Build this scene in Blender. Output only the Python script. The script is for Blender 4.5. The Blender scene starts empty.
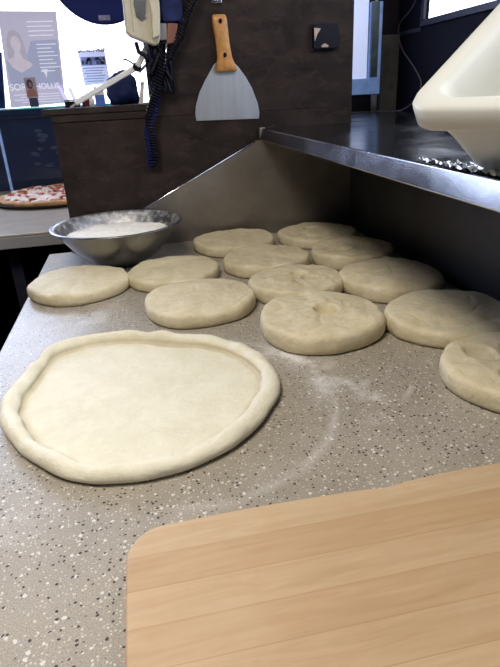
import bpy, bmesh, math, random
from mathutils import Vector, Matrix, noise
R = math.radians
C = bpy.context.scene.collection
SC = bpy.context.scene
random.seed(7)
T = 0.90          # worktop height

# ------------------------------------------------------------------ materials
def new_mat(name):
    m = bpy.data.materials.new(name); m.use_nodes = True
    nt = m.node_tree
    b = nt.nodes['Principled BSDF']
    return m, nt, b
def N(nt, t, **kw):
    n = nt.nodes.new(t)
    for k, v in kw.items():
        if k in n.inputs.keys() if hasattr(n.inputs, 'keys') else False:
            n.inputs[k].default_value = v
        else:
            try: setattr(n, k, v)
            except Exception: n.inputs[k].default_value = v
    return n
def L(nt, a, b): nt.links.new(a, b)
def coords(nt, scale=(1,1,1), rot=(0,0,0), loc=(0,0,0)):
    tc = nt.nodes.new('ShaderNodeTexCoord'); mp = nt.nodes.new('ShaderNodeMapping')
    mp.inputs['Scale'].default_value = scale; mp.inputs['Rotation'].default_value = rot; mp.inputs['Location'].default_value = loc
    L(nt, tc.outputs['Object'], mp.inputs['Vector']); return mp.outputs['Vector']
def nz(nt, vec, scale, detail=3, rough=.55, dist=0):
    n = nt.nodes.new('ShaderNodeTexNoise'); n.inputs['Scale'].default_value = scale
    n.inputs['Detail'].default_value = detail; n.inputs['Roughness'].default_value = rough; n.inputs['Distortion'].default_value = dist
    L(nt, vec, n.inputs['Vector']); return n.outputs['Fac']
def ramp(nt, fac, stops, interp='LINEAR'):
    r = nt.nodes.new('ShaderNodeValToRGB'); cr = r.color_ramp; cr.interpolation = interp
    while len(cr.elements) < len(stops): cr.elements.new(.5)
    for e, (p, c) in zip(cr.elements, stops):
        e.position = p; e.color = (*c, 1) if not isinstance(c, (int, float)) else (c, c, c, 1)
    L(nt, fac, r.inputs['Fac']); return r.outputs['Color']
def mix(nt, fac, a, b, mode='MIX'):
    m = nt.nodes.new('ShaderNodeMix'); m.data_type = 'RGBA'; m.blend_type = mode
    for sock, v in ((m.inputs[0], fac), (m.inputs[6], a), (m.inputs[7], b)):
        if isinstance(v, bpy.types.NodeSocket): L(nt, v, sock)
        elif isinstance(v, (int, float)): sock.default_value = v if sock == m.inputs[0] else (v, v, v, 1)
        else: sock.default_value = (*v, 1)
    return m.outputs[2]
def math_(nt, op, a, b=0., c=0., clamp=False):
    m = nt.nodes.new('ShaderNodeMath'); m.operation = op; m.use_clamp = clamp
    for s, v in zip(m.inputs, (a, b, c)):
        if isinstance(v, bpy.types.NodeSocket): L(nt, v, s)
        else: s.default_value = v
    return m.outputs[0]
def bump(nt, b, h, strength=.3, dist=.002):
    n = nt.nodes.new('ShaderNodeBump'); n.inputs['Strength'].default_value = strength; n.inputs['Distance'].default_value = dist
    L(nt, h, n.inputs['Height']); L(nt, n.outputs['Normal'], b.inputs['Normal'])
def plain(name, col, rough=.5, metal=0., var=.12, vs=30, emit=None, es=1., bmp=0.):
    m, nt, b = new_mat(name)
    v = coords(nt); f = nz(nt, v, vs)
    c = mix(nt, ramp(nt, f, [(.3, 0), (.7, 1)]), tuple(x*(1-var) for x in col), tuple(min(1, x*(1+var)) for x in col))
    L(nt, c, b.inputs['Base Color']); b.inputs['Roughness'].default_value = rough; b.inputs['Metallic'].default_value = metal
    if emit: b.inputs['Emission Color'].default_value = (*emit, 1); b.inputs['Emission Strength'].default_value = es
    if bmp: bump(nt, b, f, bmp)
    return m
def emission(name, col, s):
    m, nt, b = new_mat(name)
    b.inputs['Base Color'].default_value = (*col, 1); b.inputs['Emission Color'].default_value = (*col, 1); b.inputs['Emission Strength'].default_value = s
    return m

def mat_stone():
    m, nt, b = new_mat('speckled_solid_surface')
    v = coords(nt)
    base = mix(nt, ramp(nt, nz(nt, v, 9, 4), [(.35, 0), (.65, 1)]), (.312, .276, .222), (.365, .325, .268))
    base = mix(nt, ramp(nt, nz(nt, v, 650, 3), [(.35, 0), (.65, 1)]), mix(nt, 1., base, (.74, .73, .72), 'MULTIPLY'), mix(nt, 1., base, (1.2, 1.2, 1.2), 'MULTIPLY'))
    def chips(scale, keep, size, rnd, off):
        vv = coords(nt, loc=(off, off*.7, off*.3))
        vo = nt.nodes.new('ShaderNodeTexVoronoi'); vo.inputs['Scale'].default_value = scale; vo.inputs['Randomness'].default_value = 1
        wob = nt.nodes.new('ShaderNodeTexNoise'); wob.inputs['Scale'].default_value = scale*2.2; L(nt, vv, wob.inputs['Vector'])
        vm = nt.nodes.new('ShaderNodeVectorMath'); vm.operation = 'SCALE'; vm.inputs['Scale'].default_value = .55/scale
        L(nt, wob.outputs['Color'], vm.inputs[0])
        va = nt.nodes.new('ShaderNodeVectorMath'); L(nt, vv, va.inputs[0]); L(nt, vm.outputs[0], va.inputs[1])
        L(nt, va.outputs[0], vo.inputs['Vector'])
        sep = nt.nodes.new('ShaderNodeSeparateColor'); L(nt, vo.outputs['Color'], sep.inputs[0])
        near = math_(nt, 'LESS_THAN', vo.outputs['Distance'], math_(nt, 'MULTIPLY_ADD', sep.outputs['Green'], rnd, size))
        on = math_(nt, 'LESS_THAN', sep.outputs['Red'], keep)
        return math_(nt, 'MULTIPLY', near, on), sep.outputs['Blue']
    k, r = chips(280, .45, .20, .16, 0.)
    c = mix(nt, k, base, ramp(nt, r, [(0, (.60, .56, .50)), (1, (.52, .46, .40))]))
    k, r = chips(150, .32, .13, .22, 3.1)
    c = mix(nt, k, c, (.63, .60, .55))
    k, r = chips(200, .32, .20, .16, 7.7)
    c = mix(nt, k, c, ramp(nt, r, [(0, (.02, .018, .017)), (.55, (.05, .04, .035)), (.6, (.17, .12, .09)), (1, (.2, .15, .11))]))
    # flour dusting left on the stone
    tc = nt.nodes.new('ShaderNodeTexCoord')
    fine = ramp(nt, nz(nt, v, 420, 5, .7), [(.38, 0), (.66, 1)])
    cloud = ramp(nt, nz(nt, v, 16, 4, .6), [(.42, 0), (.62, 1)])
    def sp(cx, cy, sx, sy, rot):
        mp = nt.nodes.new('ShaderNodeMapping'); mp.vector_type = 'TEXTURE'
        mp.inputs['Location'].default_value = (cx, cy, T); mp.inputs['Scale'].default_value = (sx, sy, 1); mp.inputs['Rotation'].default_value = (0, 0, rot)
        L(nt, tc.outputs['Object'], mp.inputs['Vector'])
        ln = nt.nodes.new('ShaderNodeVectorMath'); ln.operation = 'LENGTH'
        sx_ = nt.nodes.new('ShaderNodeSeparateXYZ'); L(nt, mp.outputs[0], sx_.inputs[0])
        cb = nt.nodes.new('ShaderNodeCombineXYZ'); L(nt, sx_.outputs[0], cb.inputs[0]); L(nt, sx_.outputs[1], cb.inputs[1])
        L(nt, cb.outputs[0], ln.inputs[0]); return ln.outputs['Value']
    # thin ring
    d = sp(0.035, 0.70, .212, .225, 0)
    w = nt.nodes.new('ShaderNodeMath'); w.operation = 'ADD'
    dd = math_(nt, 'ADD', d, math_(nt, 'MULTIPLY', math_(nt, 'SUBTRACT', nz(nt, v, 14, 3), .5), .10))
    ring = math_(nt, 'SUBTRACT', 1., math_(nt, 'MULTIPLY', math_(nt, 'ABSOLUTE', math_(nt, 'SUBTRACT', dd, 1.)), 22.), clamp=True)
    ring = math_(nt, 'MULTIPLY', ring, ramp(nt, nz(nt, v, 7, 2), [(.36, .12), (.6, .6)]))
    sxx = nt.nodes.new('ShaderNodeSeparateXYZ'); L(nt, tc.outputs['Object'], sxx.inputs[0])
    tot = math_(nt, 'MULTIPLY', ring, ramp(nt, math_(nt, 'MULTIPLY_ADD', sxx.outputs['X'], 3., .3), [(.2, 0), (.6, .8)]))
    for (cx, cy, sx, sy, rot, amp) in ((.235, .785, .020, .12, R(31), 1.), (.275, .70, .014, .08, R(22), .9), (.30, .63, .022, .05, R(8), .9), (.20, .835, .05, .02, R(20), .7), (.255, .735, .035, .13, R(-12), .75), (.24, .80, .05, .06, 0, .45), (.30, .60, .05, .022, R(20), .6), (.29, .66, .012, .09, R(-28), .6), (.345, .63, .008, .05, R(-40), .5),
                                      (-.15, 1.12, .13, .10, 0, .5), (-.20, .50, .10, .05, R(25), .25), (.05, .93, .1, .03, 0, .25)):
        e = math_(nt, 'SUBTRACT', 1., sp(cx, cy, sx, sy, rot), clamp=True)
        e = math_(nt, 'MULTIPLY', math_(nt, 'MULTIPLY', ramp(nt, e, [(0, 0), (.7, 1)]), cloud), amp)
        tot = math_(nt, 'MAXIMUM', tot, e)
    k = math_(nt, 'MULTIPLY', tot, math_(nt, 'MULTIPLY_ADD', fine, .6, .4), clamp=True)
    c = mix(nt, k, c, (.80, .78, .75))
    L(nt, c, b.inputs['Base Color'])
    L(nt, math_(nt, 'MULTIPLY_ADD', k, .35, .36), b.inputs['Roughness'])
    b.inputs['Specular IOR Level'].default_value = .45
    bump(nt, b, nz(nt, v, 300, 2), .08, .0006)
    return m

def mat_dough(name, a, bcol, flour=(.86, .80, .66), fl=.35):
    m, nt, b = new_mat(name)
    v = coords(nt)
    c = mix(nt, ramp(nt, nz(nt, v, 13, 5, .6, .6), [(.35, 0), (.68, 1)]), a, bcol)
    fm = ramp(nt, nz(nt, v, 34, 6, .72, .8), [(.45, 0), (.72, 1)])
    c = mix(nt, math_(nt, 'MULTIPLY', fm, fl), c, flour)
    geo = nt.nodes.new('ShaderNodeNewGeometry'); pt_ = ramp(nt, geo.outputs['Pointiness'], [(.44, (.70, .64, .54)), (.5, (1, 1, 1))])  # concave creases and dents darkened: shade painted into the dough colour
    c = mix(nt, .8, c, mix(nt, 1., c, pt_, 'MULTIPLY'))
    L(nt, c, b.inputs['Base Color']); b.inputs['Roughness'].default_value = .62
    b.inputs['Specular IOR Level'].default_value = .3
    b.inputs['Subsurface Weight'].default_value = .0; b.inputs['Subsurface Radius'].default_value = (.01, .006, .003); b.inputs['Subsurface Scale'].default_value = .4
    h = math_(nt, 'ADD', nz(nt, v, 26, 5, .6, .5), math_(nt, 'MULTIPLY', nz(nt, v, 160, 3), .25))
    bump(nt, b, h, .55, .008)
    return m

def mat_steel(name, col=(.42, .42, .43), rough=.32, stretch=(2, 60, 60), var=.1, spots=0., bs=.04, lo=.0):
    m, nt, b = new_mat(name)
    v = coords(nt, scale=stretch); v0 = coords(nt)
    f = nz(nt, v, 6, 4)
    c = mix(nt, ramp(nt, f, [(.3, 0), (.7, 1)]), tuple(x*(1-var) for x in col), tuple(x*(1+var) for x in col))
    sm = ramp(nt, nz(nt, v0, 5, 4, .6, .5), [(.35, 0), (.7, 1)])
    c = mix(nt, math_(nt, 'MULTIPLY', sm, .35), c, tuple(x*.62 for x in col))
    if spots:
        s = ramp(nt, nz(nt, v0, 55, 6, .7), [(.45, 0), (.62, 1)])
        c = mix(nt, math_(nt, 'MULTIPLY', s, spots), c, (.75, .73, .7))
        L(nt, math_(nt, 'MULTIPLY_ADD', s, -.8*spots, 1.), b.inputs['Metallic'])
    else: b.inputs['Metallic'].default_value = 1.
    L(nt, c, b.inputs['Base Color'])
    L(nt, math_(nt, 'MULTIPLY_ADD', sm, .14, rough), b.inputs['Roughness'])
    bump(nt, b, f, bs, .001)
    return m

def mat_board_wood():
    m, nt, b = new_mat('maple_strips')
    tc = nt.nodes.new('ShaderNodeTexCoord'); s = nt.nodes.new('ShaderNodeSeparateXYZ'); L(nt, tc.outputs['Object'], s.inputs[0])
    strip = math_(nt, 'DIVIDE', math_(nt, 'ADD', s.outputs['Y'], -.3655+.39), .0392)
    idf = math_(nt, 'FLOOR', strip); fr = math_(nt, 'FRACT', strip)
    wn = nt.nodes.new('ShaderNodeTexWhiteNoise'); wn.noise_dimensions = '1D'; L(nt, idf, wn.inputs['W'])
    v = nt.nodes.new('ShaderNodeCombineXYZ')
    L(nt, math_(nt, 'MULTIPLY_ADD', wn.outputs['Value'], 7., s.outputs['X']), v.inputs[0]); L(nt, s.outputs['Y'], v.inputs[1]); L(nt, wn.outputs['Value'], v.inputs[2])
    mp = nt.nodes.new('ShaderNodeMapping'); mp.inputs['Scale'].default_value = (2.2, 26, 3); L(nt, v.outputs[0], mp.inputs['Vector'])
    g = nz(nt, mp.outputs[0], 3.2, 6, .62, 1.1)
    mp2 = nt.nodes.new('ShaderNodeMapping'); mp2.inputs['Scale'].default_value = (10, 190, 3); L(nt, v.outputs[0], mp2.inputs['Vector'])
    g2 = nz(nt, mp2.outputs[0], 4, 3)
    c = mix(nt, ramp(nt, g, [(.3, 0), (.72, 1)]), (.48, .34, .205), (.565, .425, .27))
    c = mix(nt, math_(nt, 'MULTIPLY', ramp(nt, g2, [(.5, 0), (.75, 1)]), .14), c, (.50, .32, .17))
    tone = ramp(nt, wn.outputs['Value'], [(0, (.84, .80, .77)), (.35, (1.0, .98, .96)), (.7, (.89, .81, .74)), (1, (1.04, 1, .96))])
    c = mix(nt, 1., c, tone, 'MULTIPLY')
    edge = math_(nt, 'LESS_THAN', fr, .03)
    c = mix(nt, math_(nt, 'MULTIPLY', edge, .5), c, (.36, .21, .10))
    # flour haze and worn corner
    fl = ramp(nt, nz(nt, tc.outputs['Object'], 6, 5, .65), [(.45, 0), (.75, 1)])
    c = mix(nt, math_(nt, 'MULTIPLY', fl, .10), c, (.84, .74, .60))
    br = ramp(nt, nz(nt, tc.outputs['Object'], 38, 4, .6), [(.55, 0), (.72, 1)])
    c = mix(nt, math_(nt, 'MULTIPLY', br, .2), c, (.50, .27, .11))
    L(nt, c, b.inputs['Base Color']); b.inputs['Roughness'].default_value = .5
    b.inputs['Specular IOR Level'].default_value = .35
    bump(nt, b, g2, .02, .0004)
    return m

def mat_dark_wood():
    m, nt, b = new_mat('dark_brown_plywood')
    v = coords(nt, scale=(1.2, 1, 2.4)); v0 = coords(nt)
    f = nz(nt, v, 4, 6, .65, 1.4)
    c = mix(nt, ramp(nt, f, [(.3, 0), (.7, 1)]), (.011, .0075, .0075), (.032, .022, .0195))
    f2 = ramp(nt, nz(nt, v, 14, 5, .7, .6), [(.5, 0), (.72, 1)])
    c = mix(nt, math_(nt, 'MULTIPLY', f2, .55), c, (.055, .038, .031))
    L(nt, c, b.inputs['Base Color']); b.inputs['Roughness'].default_value = .62
    b.inputs['Specular IOR Level'].default_value = .3
    bump(nt, b, f, .12, .002)
    return m

M = dict(
    stone=mat_stone(),
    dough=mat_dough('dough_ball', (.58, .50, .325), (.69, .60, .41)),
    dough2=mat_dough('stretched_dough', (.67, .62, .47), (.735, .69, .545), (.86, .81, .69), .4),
    steel=mat_steel('brushed_steel_panel', (.37, .345, .325), .40, (3, 50, 3)),
    steel_dark=mat_steel('dark_steel', (.10, .10, .11), .38),
    steel_shelf=mat_steel('smeared_shelf_steel', (.24, .25, .27), .12, (14, 3, 14), bs=.015),
    lip=mat_steel('shelf_lip_steel', (.74, .77, .88), .14, (30, 5, 8), bs=.05),
    bowl=mat_steel('bowl_steel', (.27, .27, .275), .27, (20, 20, 60)),
    bowl_in=mat_steel('floury_bowl_steel', (.40, .40, .42), .38, (20, 20, 40), spots=.75),
    flour=plain('flour', (.86, .82, .75), .9, 0, .06, 60, bmp=.5),
    board=mat_board_wood(), ply=mat_dark_wood(),
    plastic=plain('cream_plastic', (.60, .60, .54), .38, 0, .02, 5),
    cream=plain('aged_cream_plastic', (.50, .46, .36), .4, 0, .08, 40),
    white=plain('white_painted_metal', (.66, .66, .66), .35, 0, .05, 40),
    foil=plain('aluminium_foil', (.75, .76, .78), .22, 1., .1, 90),
    black=plain('black_plastic', (.006, .006, .012), .4, 0, .1),
    navy=plain('navy_plastic', (.008, .015, .12), .6, 0, .15, 20),
    navy_cloth=plain('navy_cloth', (.015, .022, .08), .8, 0, .5, 25),
    blade=mat_steel('scraper_blade', (.46, .49, .54), .38, (16, 16, .6), .10),
    handle=plain('varnished_handle_wood', (.42, .20, .055), .4, 0, .25, 60),
    wall=plain('painted_wall', (.07, .07, .09), .8, 0, .05, 8),
    walldark=plain('dark_wall', (.03, .022, .028), .7, 0, .3, 12),
    wallnavy=plain('dark_navy_panel', (.004, .004, .012), .8, 0, .3, 12),
    floor=plain('dark_floor_tile', (.02, .022, .04), .5, 0, .3, 6),
    ceil=plain('ceiling_tile', (.16, .16, .16), .9),
    counter=plain('cream_laminate', (.42, .36, .30), .22, 0, .08, 14),
    counter_edge=plain('grey_counter_edge', (.28, .27, .27), .45, 0, .06, 14),
    crust=plain('pizza_crust', (.50, .26, .09), .7, 0, .35, 30, bmp=.4),
    cheese=plain('melted_cheese', (.80, .62, .50), .45, 0, .2, 40, bmp=.5),
    sauce=plain('tomato_sauce', (.42, .07, .025), .35, 0, .4, 40, bmp=.4),
    topping=plain('browned_topping', (.16, .05, .03), .5, 0, .4, 60),
    panm=plain('dark_pan', (.06, .06, .07), .35, .8, .1),
    poster=plain('poster_paper', (.42, .40, .52), .6, 0, .04, 4, emit=(.66, .64, .82), es=.42),  # poster materials glow faintly: window backlight put into their emission
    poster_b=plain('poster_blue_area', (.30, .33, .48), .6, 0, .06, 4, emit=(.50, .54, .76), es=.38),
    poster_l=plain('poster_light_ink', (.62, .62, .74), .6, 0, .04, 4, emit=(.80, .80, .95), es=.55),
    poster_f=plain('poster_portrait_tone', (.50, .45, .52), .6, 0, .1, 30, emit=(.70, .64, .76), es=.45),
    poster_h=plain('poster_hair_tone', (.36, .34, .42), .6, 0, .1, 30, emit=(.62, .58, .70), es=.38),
    ink=plain('dark_ink', (.05, .05, .10), .6, 0, .2, 50),
    inkmid=plain('grey_ink', (.22, .22, .38), .6, 0, .3, 120),
    flyer=plain('flyer_paper', (.45, .45, .60), .6, 0, .04, 10, emit=(.66, .66, .90), es=.45),  # sheet on the window, daylight through the paper painted as emission
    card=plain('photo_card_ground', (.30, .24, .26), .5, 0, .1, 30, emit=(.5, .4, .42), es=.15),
    skin=plain('photo_skin', (.42, .20, .15), .5), red=plain('dark_red', (.16, .02, .03), .4),
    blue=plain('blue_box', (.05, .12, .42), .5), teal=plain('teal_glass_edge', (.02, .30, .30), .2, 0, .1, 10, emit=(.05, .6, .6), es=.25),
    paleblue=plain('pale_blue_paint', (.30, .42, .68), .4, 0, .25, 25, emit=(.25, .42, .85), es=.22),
    tealgrey=plain('grey_green_paint', (.10, .15, .17), .5, 0, .3, 22),
    concrete=plain('grey_brown_plaster', (.11, .10, .09), .8, 0, .25, 18),
    copper=plain('reddish_wood_block', (.16, .06, .04), .5),
    sticker=plain('pale_sticker', (.42, .34, .28), .5),
    cable=plain('grey_cable', (.09, .08, .09), .5),
    rolls=plain('dim_grey_rolls', (.20, .19, .26), .7, 0, .3, 40),
    backnavy=plain('dim_violet_panel', (.045, .045, .085), .7, 0, .3, 12),
    frame=plain('dark_blue_grey_frame', (.035, .035, .055), .4, .3),
    sky=emission('daylight_outside', (.86, .90, 1.0), 3.2),
    glow=emission('frosted_pane', (.56, .62, .86), .75),
    lamp=emission('lamp_diffuser', (1., .95, .86), 4.),
    carcass=plain('stainless_cabinet', (.14, .14, .15), .4, .9),
)
def glass(name, tint, alpha_mix):
    m, nt, b = new_mat(name)
    b.inputs['Base Color'].default_value = (*tint, 1); b.inputs['Roughness'].default_value = .03
    b.inputs['Transmission Weight'].default_value = 0
    b.inputs['Alpha'].default_value = alpha_mix
    n = coords(nt); L(nt, math_(nt, 'MULTIPLY_ADD', nz(nt, n, 30), .05, .02), b.inputs['Roughness'])
    return m
M['glass'] = glass('clear_window_glass', (.8, .88, .95), .06)
M['caseglass'] = glass('blue_tinted_case_glass', (.05, .07, .16), .28)

for k_ in ('navy', 'black', 'walldark', 'wallnavy', 'ply', 'navy_cloth', 'backnavy', 'frame', 'floor'):
    M[k_].node_tree.nodes['Principled BSDF'].inputs['Specular IOR Level'].default_value = .14

# ------------------------------------------------------------------ mesh helpers
def obj(name, bm, mat, parent=None, smooth=False, loc=None, bevel=0., seg=2, recalc=True):
    if recalc: bmesh.ops.recalc_face_normals(bm, faces=bm.faces[:])
    me = bpy.data.meshes.new(name); bm.to_mesh(me); bm.free()
    for mm in (mat if isinstance(mat, (list, tuple)) else [mat]): me.materials.append(mm)
    if smooth:
        for p in me.polygons: p.use_smooth = True
    o = bpy.data.objects.new(name, me); C.objects.link(o)
    if parent: o.parent = parent
    if loc is not None: o.location = loc
    if bevel:
        md = o.modifiers.new('bevel', 'BEVEL'); md.width = bevel; md.segments = seg; md.limit_method = 'ANGLE'; md.angle_limit = R(35)
        for p in me.polygons: p.use_smooth = True
        md.harden_normals = True
    return o
def thing(name, label, cat, loc=(0,0,0), rotz=0., group=None):
    o = bpy.data.objects.new(name, None); C.objects.link(o); o.location = loc; o.rotation_euler = (0, 0, rotz)
    o.empty_display_size = .05
    o['label'] = label; o['category'] = cat
    if group: o['group'] = group
    return o
def tag(o, label, cat, group=None):
    o['label'] = label; o['category'] = cat
    if group: o['group'] = group
    return o
def struct(name, bm, mat, parent=None, **k):
    o = obj(name, bm, mat, parent, **k)
    if parent is None: o['kind'] = 'structure'
    return o
def box(bm, x0, x1, y0, y1, z0, z1, mi=0):
    vs = [bm.verts.new(p) for p in ((x0,y0,z0),(x1,y0,z0),(x1,y1,z0),(x0,y1,z0),(x0,y0,z1),(x1,y0,z1),(x1,y1,z1),(x0,y1,z1))]
    for f in ((0,3,2,1),(4,5,6,7),(0,1,5,4),(1,2,6,5),(2,3,7,6),(3,0,4,7)):
        fc = bm.faces.new([vs[i] for i in f]); fc.material_index = mi
    return vs
def B(*a):
    bm = bmesh.new(); box(bm, *a); return bm
def Bs(lst):
    bm = bmesh.new()
    for a in lst: box(bm, *a)
    return bm
def prism(pts, axis, a0, a1):
    """pts 2-D polygon extruded along axis ('x','y','z') from a0 to a1"""
    bm = bmesh.new()
    def P(p, a):
        return {'x': (a, p[0], p[1]), 'y': (p[0], a, p[1]), 'z': (p[0], p[1], a)}[axis]
    A = [bm.verts.new(P(p, a0)) for p in pts]; D = [bm.verts.new(P(p, a1)) for p in pts]
    bm.faces.new(A); bm.faces.new(D[::-1])
    n = len(pts)
    for i in range(n): bm.faces.new((A[i], A[(i+1) % n], D[(i+1) % n], D[i]))
    return bm
def lathe(prof, n=48, c=(0,0,0), close=True):
    bm = bmesh.new(); rings = []
    for r, z in prof:
        if r < 1e-6: rings.append([bm.verts.new((c[0], c[1], c[2]+z))])
        else: rings.append([bm.verts.new((c[0]+r*math.cos(2*math.pi*i/n), c[1]+r*math.sin(2*math.pi*i/n), c[2]+z)) for i in range(n)])
    for a, b in zip(rings, rings[1:]):
        for i in range(n):
            j = (i+1) % n
            if len(a) == 1 and len(b) == 1: continue
            if len(a) == 1: bm.faces.new((a[0], b[j], b[i]))
            elif len(b) == 1: bm.faces.new((a[i], a[j], b[0]))
            else: bm.faces.new((a[i], a[j], b[j], b[i]))
    return bm
def tube(pts, r, n=8, bm=None, taper=None):
    bm = bm or bmesh.new(); pts = [Vector(p) for p in pts]; rings = []
    up = Vector((0, 0, 1)); prev = None
    for i, p in enumerate(pts):
        t = (pts[min(i+1, len(pts)-1)] - pts[max(i-1, 0)]).normalized()
        if prev is None:
            s = t.cross(up); s = s if s.length > 1e-3 else t.cross(Vector((1, 0, 0)))
        else: s = prev - t*prev.dot(t)
        s.normalize(); prev = s; u = s.cross(t)
        rr = taper[i] if taper else r
        rings.append([bm.verts.new(p + s*rr*math.cos(2*math.pi*k/n) + u*rr*math.sin(2*math.pi*k/n)) for k in range(n)])
    for a, b in zip(rings, rings[1:]):
        for k in range(n): bm.faces.new((a[k], a[(k+1) % n], b[(k+1) % n], b[k]))
    bm.faces.new(rings[0]); bm.faces.new(rings[-1][::-1])
    return bm
def catmull(P, m=8):
    P = [Vector(p) for p in P]; out = []
    for i in range(len(P)-1):
        a = P[max(i-1, 0)]; b = P[i]; c = P[i+1]; d = P[min(i+2, len(P)-1)]
        for k in range(m):
            t = k/m
            out.append(.5*((2*b)+(c-a)*t+(2*a-5*b+4*c-d)*t*t+(3*b-a-3*c+d)*t**3))
    out.append(P[-1]); return out
def text(name, s, size, loc, mat, parent=None, ext=.0006, bold=0.):
    cu = bpy.data.curves.new(name, 'FONT'); cu.body = s; cu.size = size; cu.extrude = ext; cu.offset = bold
    cu.align_x = 'CENTER'; cu.align_y = 'CENTER'
    o = bpy.data.objects.new(name, cu); C.objects.link(o)
    bpy.context.view_layer.update()
    me = bpy.data.meshes.new_from_object(o.evaluated_get(bpy.context.evaluated_depsgraph_get()))
    bpy.data.objects.remove(o)
    n = bpy.data.objects.new(name, me); C.objects.link(n); me.materials.clear(); me.materials.append(mat)
    n.location = loc; n.rotation_euler = (R(90), 0, 0)
    if parent: n.parent = parent
    return n

# ------------------------------------------------------------------ the room
XL, XR, YB, YF, ZC = -3.0, 1.14, 3.10, -2.4, 2.75
struct('floor', B(XL-.1, 3.0, YF-.1, YB+.1, -.05, 0), M['floor'])
struct('ceiling', B(XL-.1, 3.0, YF-.1, YB+.1, ZC, ZC+.05), M['ceil'])
struct('wall_left', B(XL-.1, XL, YF, YB, 0, ZC), M['wall'])
struct('wall_front', B(XL-.1, 3.0, YF-.1, YF, 0, ZC), M['wall'])
# back wall with its wide window
WX0, WX1, WZ0, WZ1 = -2.7, .50, 1.28, 2.35
struct('wall_back', Bs([(XL, .67, YB, YB+.1, 0, WZ0), (XL, .67, YB, YB+.1, WZ1, ZC), (XL, WX0, YB, YB+.1, WZ0, WZ1), (WX1, .67, YB, YB+.1, WZ0, WZ1)]), M['wall'])
w1 = struct('window_1', Bs([(WX0, WX1, YB, YB+.08, WZ0-.0, WZ0+.02), (WX0, WX1, YB, YB+.08, WZ1-.03, WZ1), (WX0, WX0+.04, YB, YB+.08, WZ0+.02, WZ1-.03), (WX1-.04, WX1, YB, YB+.08, WZ0+.02, WZ1-.03), (-1.32, -1.27, YB, YB+.08, WZ0+.02, WZ1-.03)]), M['frame'])
g = obj('window_pane', B(WX0+.04, WX1-.04, YB+.035, YB+.041, WZ0+.02, WZ1-.03), M['glass'], w1)
# glowing backdrop sheet, the daylight beyond the back window
struct('daylight_backdrop_1', B(-3.6, 1.4, YB+.5, YB+.52, .6, 3.2), M['sky'])
# short wall behind the pass shelf
struct('wall_passage', B(.67, .70, 2.40, YB, 0, ZC), M['walldark'])
struct('wall_far_right', B(.70, XR, 2.40, 2.46, 0, ZC), M['walldark'])
struct('trim_2', B(1.062, XR-.001, 2.37, 2.399, 1.22, 1.512), M['concrete'], bevel=.003)
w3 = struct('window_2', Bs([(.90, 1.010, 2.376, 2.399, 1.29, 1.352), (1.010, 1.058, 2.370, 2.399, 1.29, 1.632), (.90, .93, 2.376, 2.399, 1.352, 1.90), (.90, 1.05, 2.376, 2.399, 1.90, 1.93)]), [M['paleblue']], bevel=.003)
obj('window_pane', B(.93, 1.003, 2.386, 2.394, 1.352, 1.90), M['glow'], w3)
obj('stile', Bs([(1.010, 1.040, 2.362, 2.3755, 1.355, 1.63)]), M['tealgrey'], w3)
obj('rod', tube([(1.030, 2.372, 1.632), (1.030, 2.372, 1.75)], .006, 10), M['white'], w3, smooth=True)
# right wall with a high window
RZ0, RY0, RY1 = 1.541, -1.2, 2.165
struct('wall_right', Bs([(XR, XR+.012, YF, 2.46, 0, RZ0-.022), (XR, XR+.012, YF, 2.46, 2.3, ZC), (XR, XR+.012, RY1, 2.46, RZ0-.022, 2.3), (XR, XR+.012, YF, RY0, RZ0-.022, 2.3)]), M['wallnavy'])
w2 = struct('window_3', Bs([(XR-.012, XR+.012, RY0, RY1+.02, RZ0-.022, RZ0), (XR-.012, XR+.012, RY0, RY1, 2.27, 2.3), (XR-.012, XR+.012, RY1, RY1+.02, RZ0, 2.3), (XR-.012, XR+.012, RY0, RY0+.03, RZ0, 2.27)]), M['frame'], bevel=.002)
obj('window_pane', B(XR+.004, XR+.008, RY0+.03, RY1, RZ0, 2.27), M['glass'], w2)
struct('daylight_backdrop_2', B(XR+.5, XR+.52, -2.2, 5.3, 1.0, 3.4), M['sky'])  # glowing sheet added outside as the daylight of the right window
struct('trim_4', B(XR-.008, XR-.0005, RY1+.02, 2.369, 1.505, 1.519), M['frame'])

# ------------------------------------------------------------------ work table
wt = thing('work_table', 'long grey speckled stone-look worktop carrying the rows of dough', 'work table', (.19, .6, 0))
def W(o): o.matrix_parent_inverse = Matrix.Translation(Vector(o.parent.location)).inverted(); return o
TX0, TX1, TY0, TY1 = -.295, .690, -.35, 1.700
top = W(obj('tabletop', B(TX0, TX1, TY0, TY1, T-.038, T), M['stone'], wt, bevel=.004, seg=3))
W(obj('cabinet', Bs([(TX0+.04, TX1, TY0+.05, TY1-.02, .12, T-.038)]), M['carcass'], wt, bevel=.004))
for i in range(3):
    y0 = TY0+.09+i*.63
    d = W(obj('cabinet_door', B(TX0+.022, TX0+.0399, y0, y0+.6, .16, T-.08), M['steel_dark'], wt, bevel=.003))
    h = obj('handle', tube([(TX0+.021, y0+.08, .72), (TX0-.002, y0+.08, .72), (TX0-.002, y0+.22, .72), (TX0+.021, y0+.22, .72)], .005), M['steel'], d)
    h.matrix_parent_inverse = (Matrix.Translation(Vector(wt.location))@d.matrix_parent_inverse).inverted() if False else Matrix.Identity(4)
for x in (TX0+.08, TX1-.06):
    for y in (TY0+.1, TY1-.1):
        W(obj('foot', lathe([(0, 0), (.025, 0), (.025, .02), (.015, .03), (.015, .12), (0, .12)], 16, (x, y, 0)), M['black'], wt))
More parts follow.
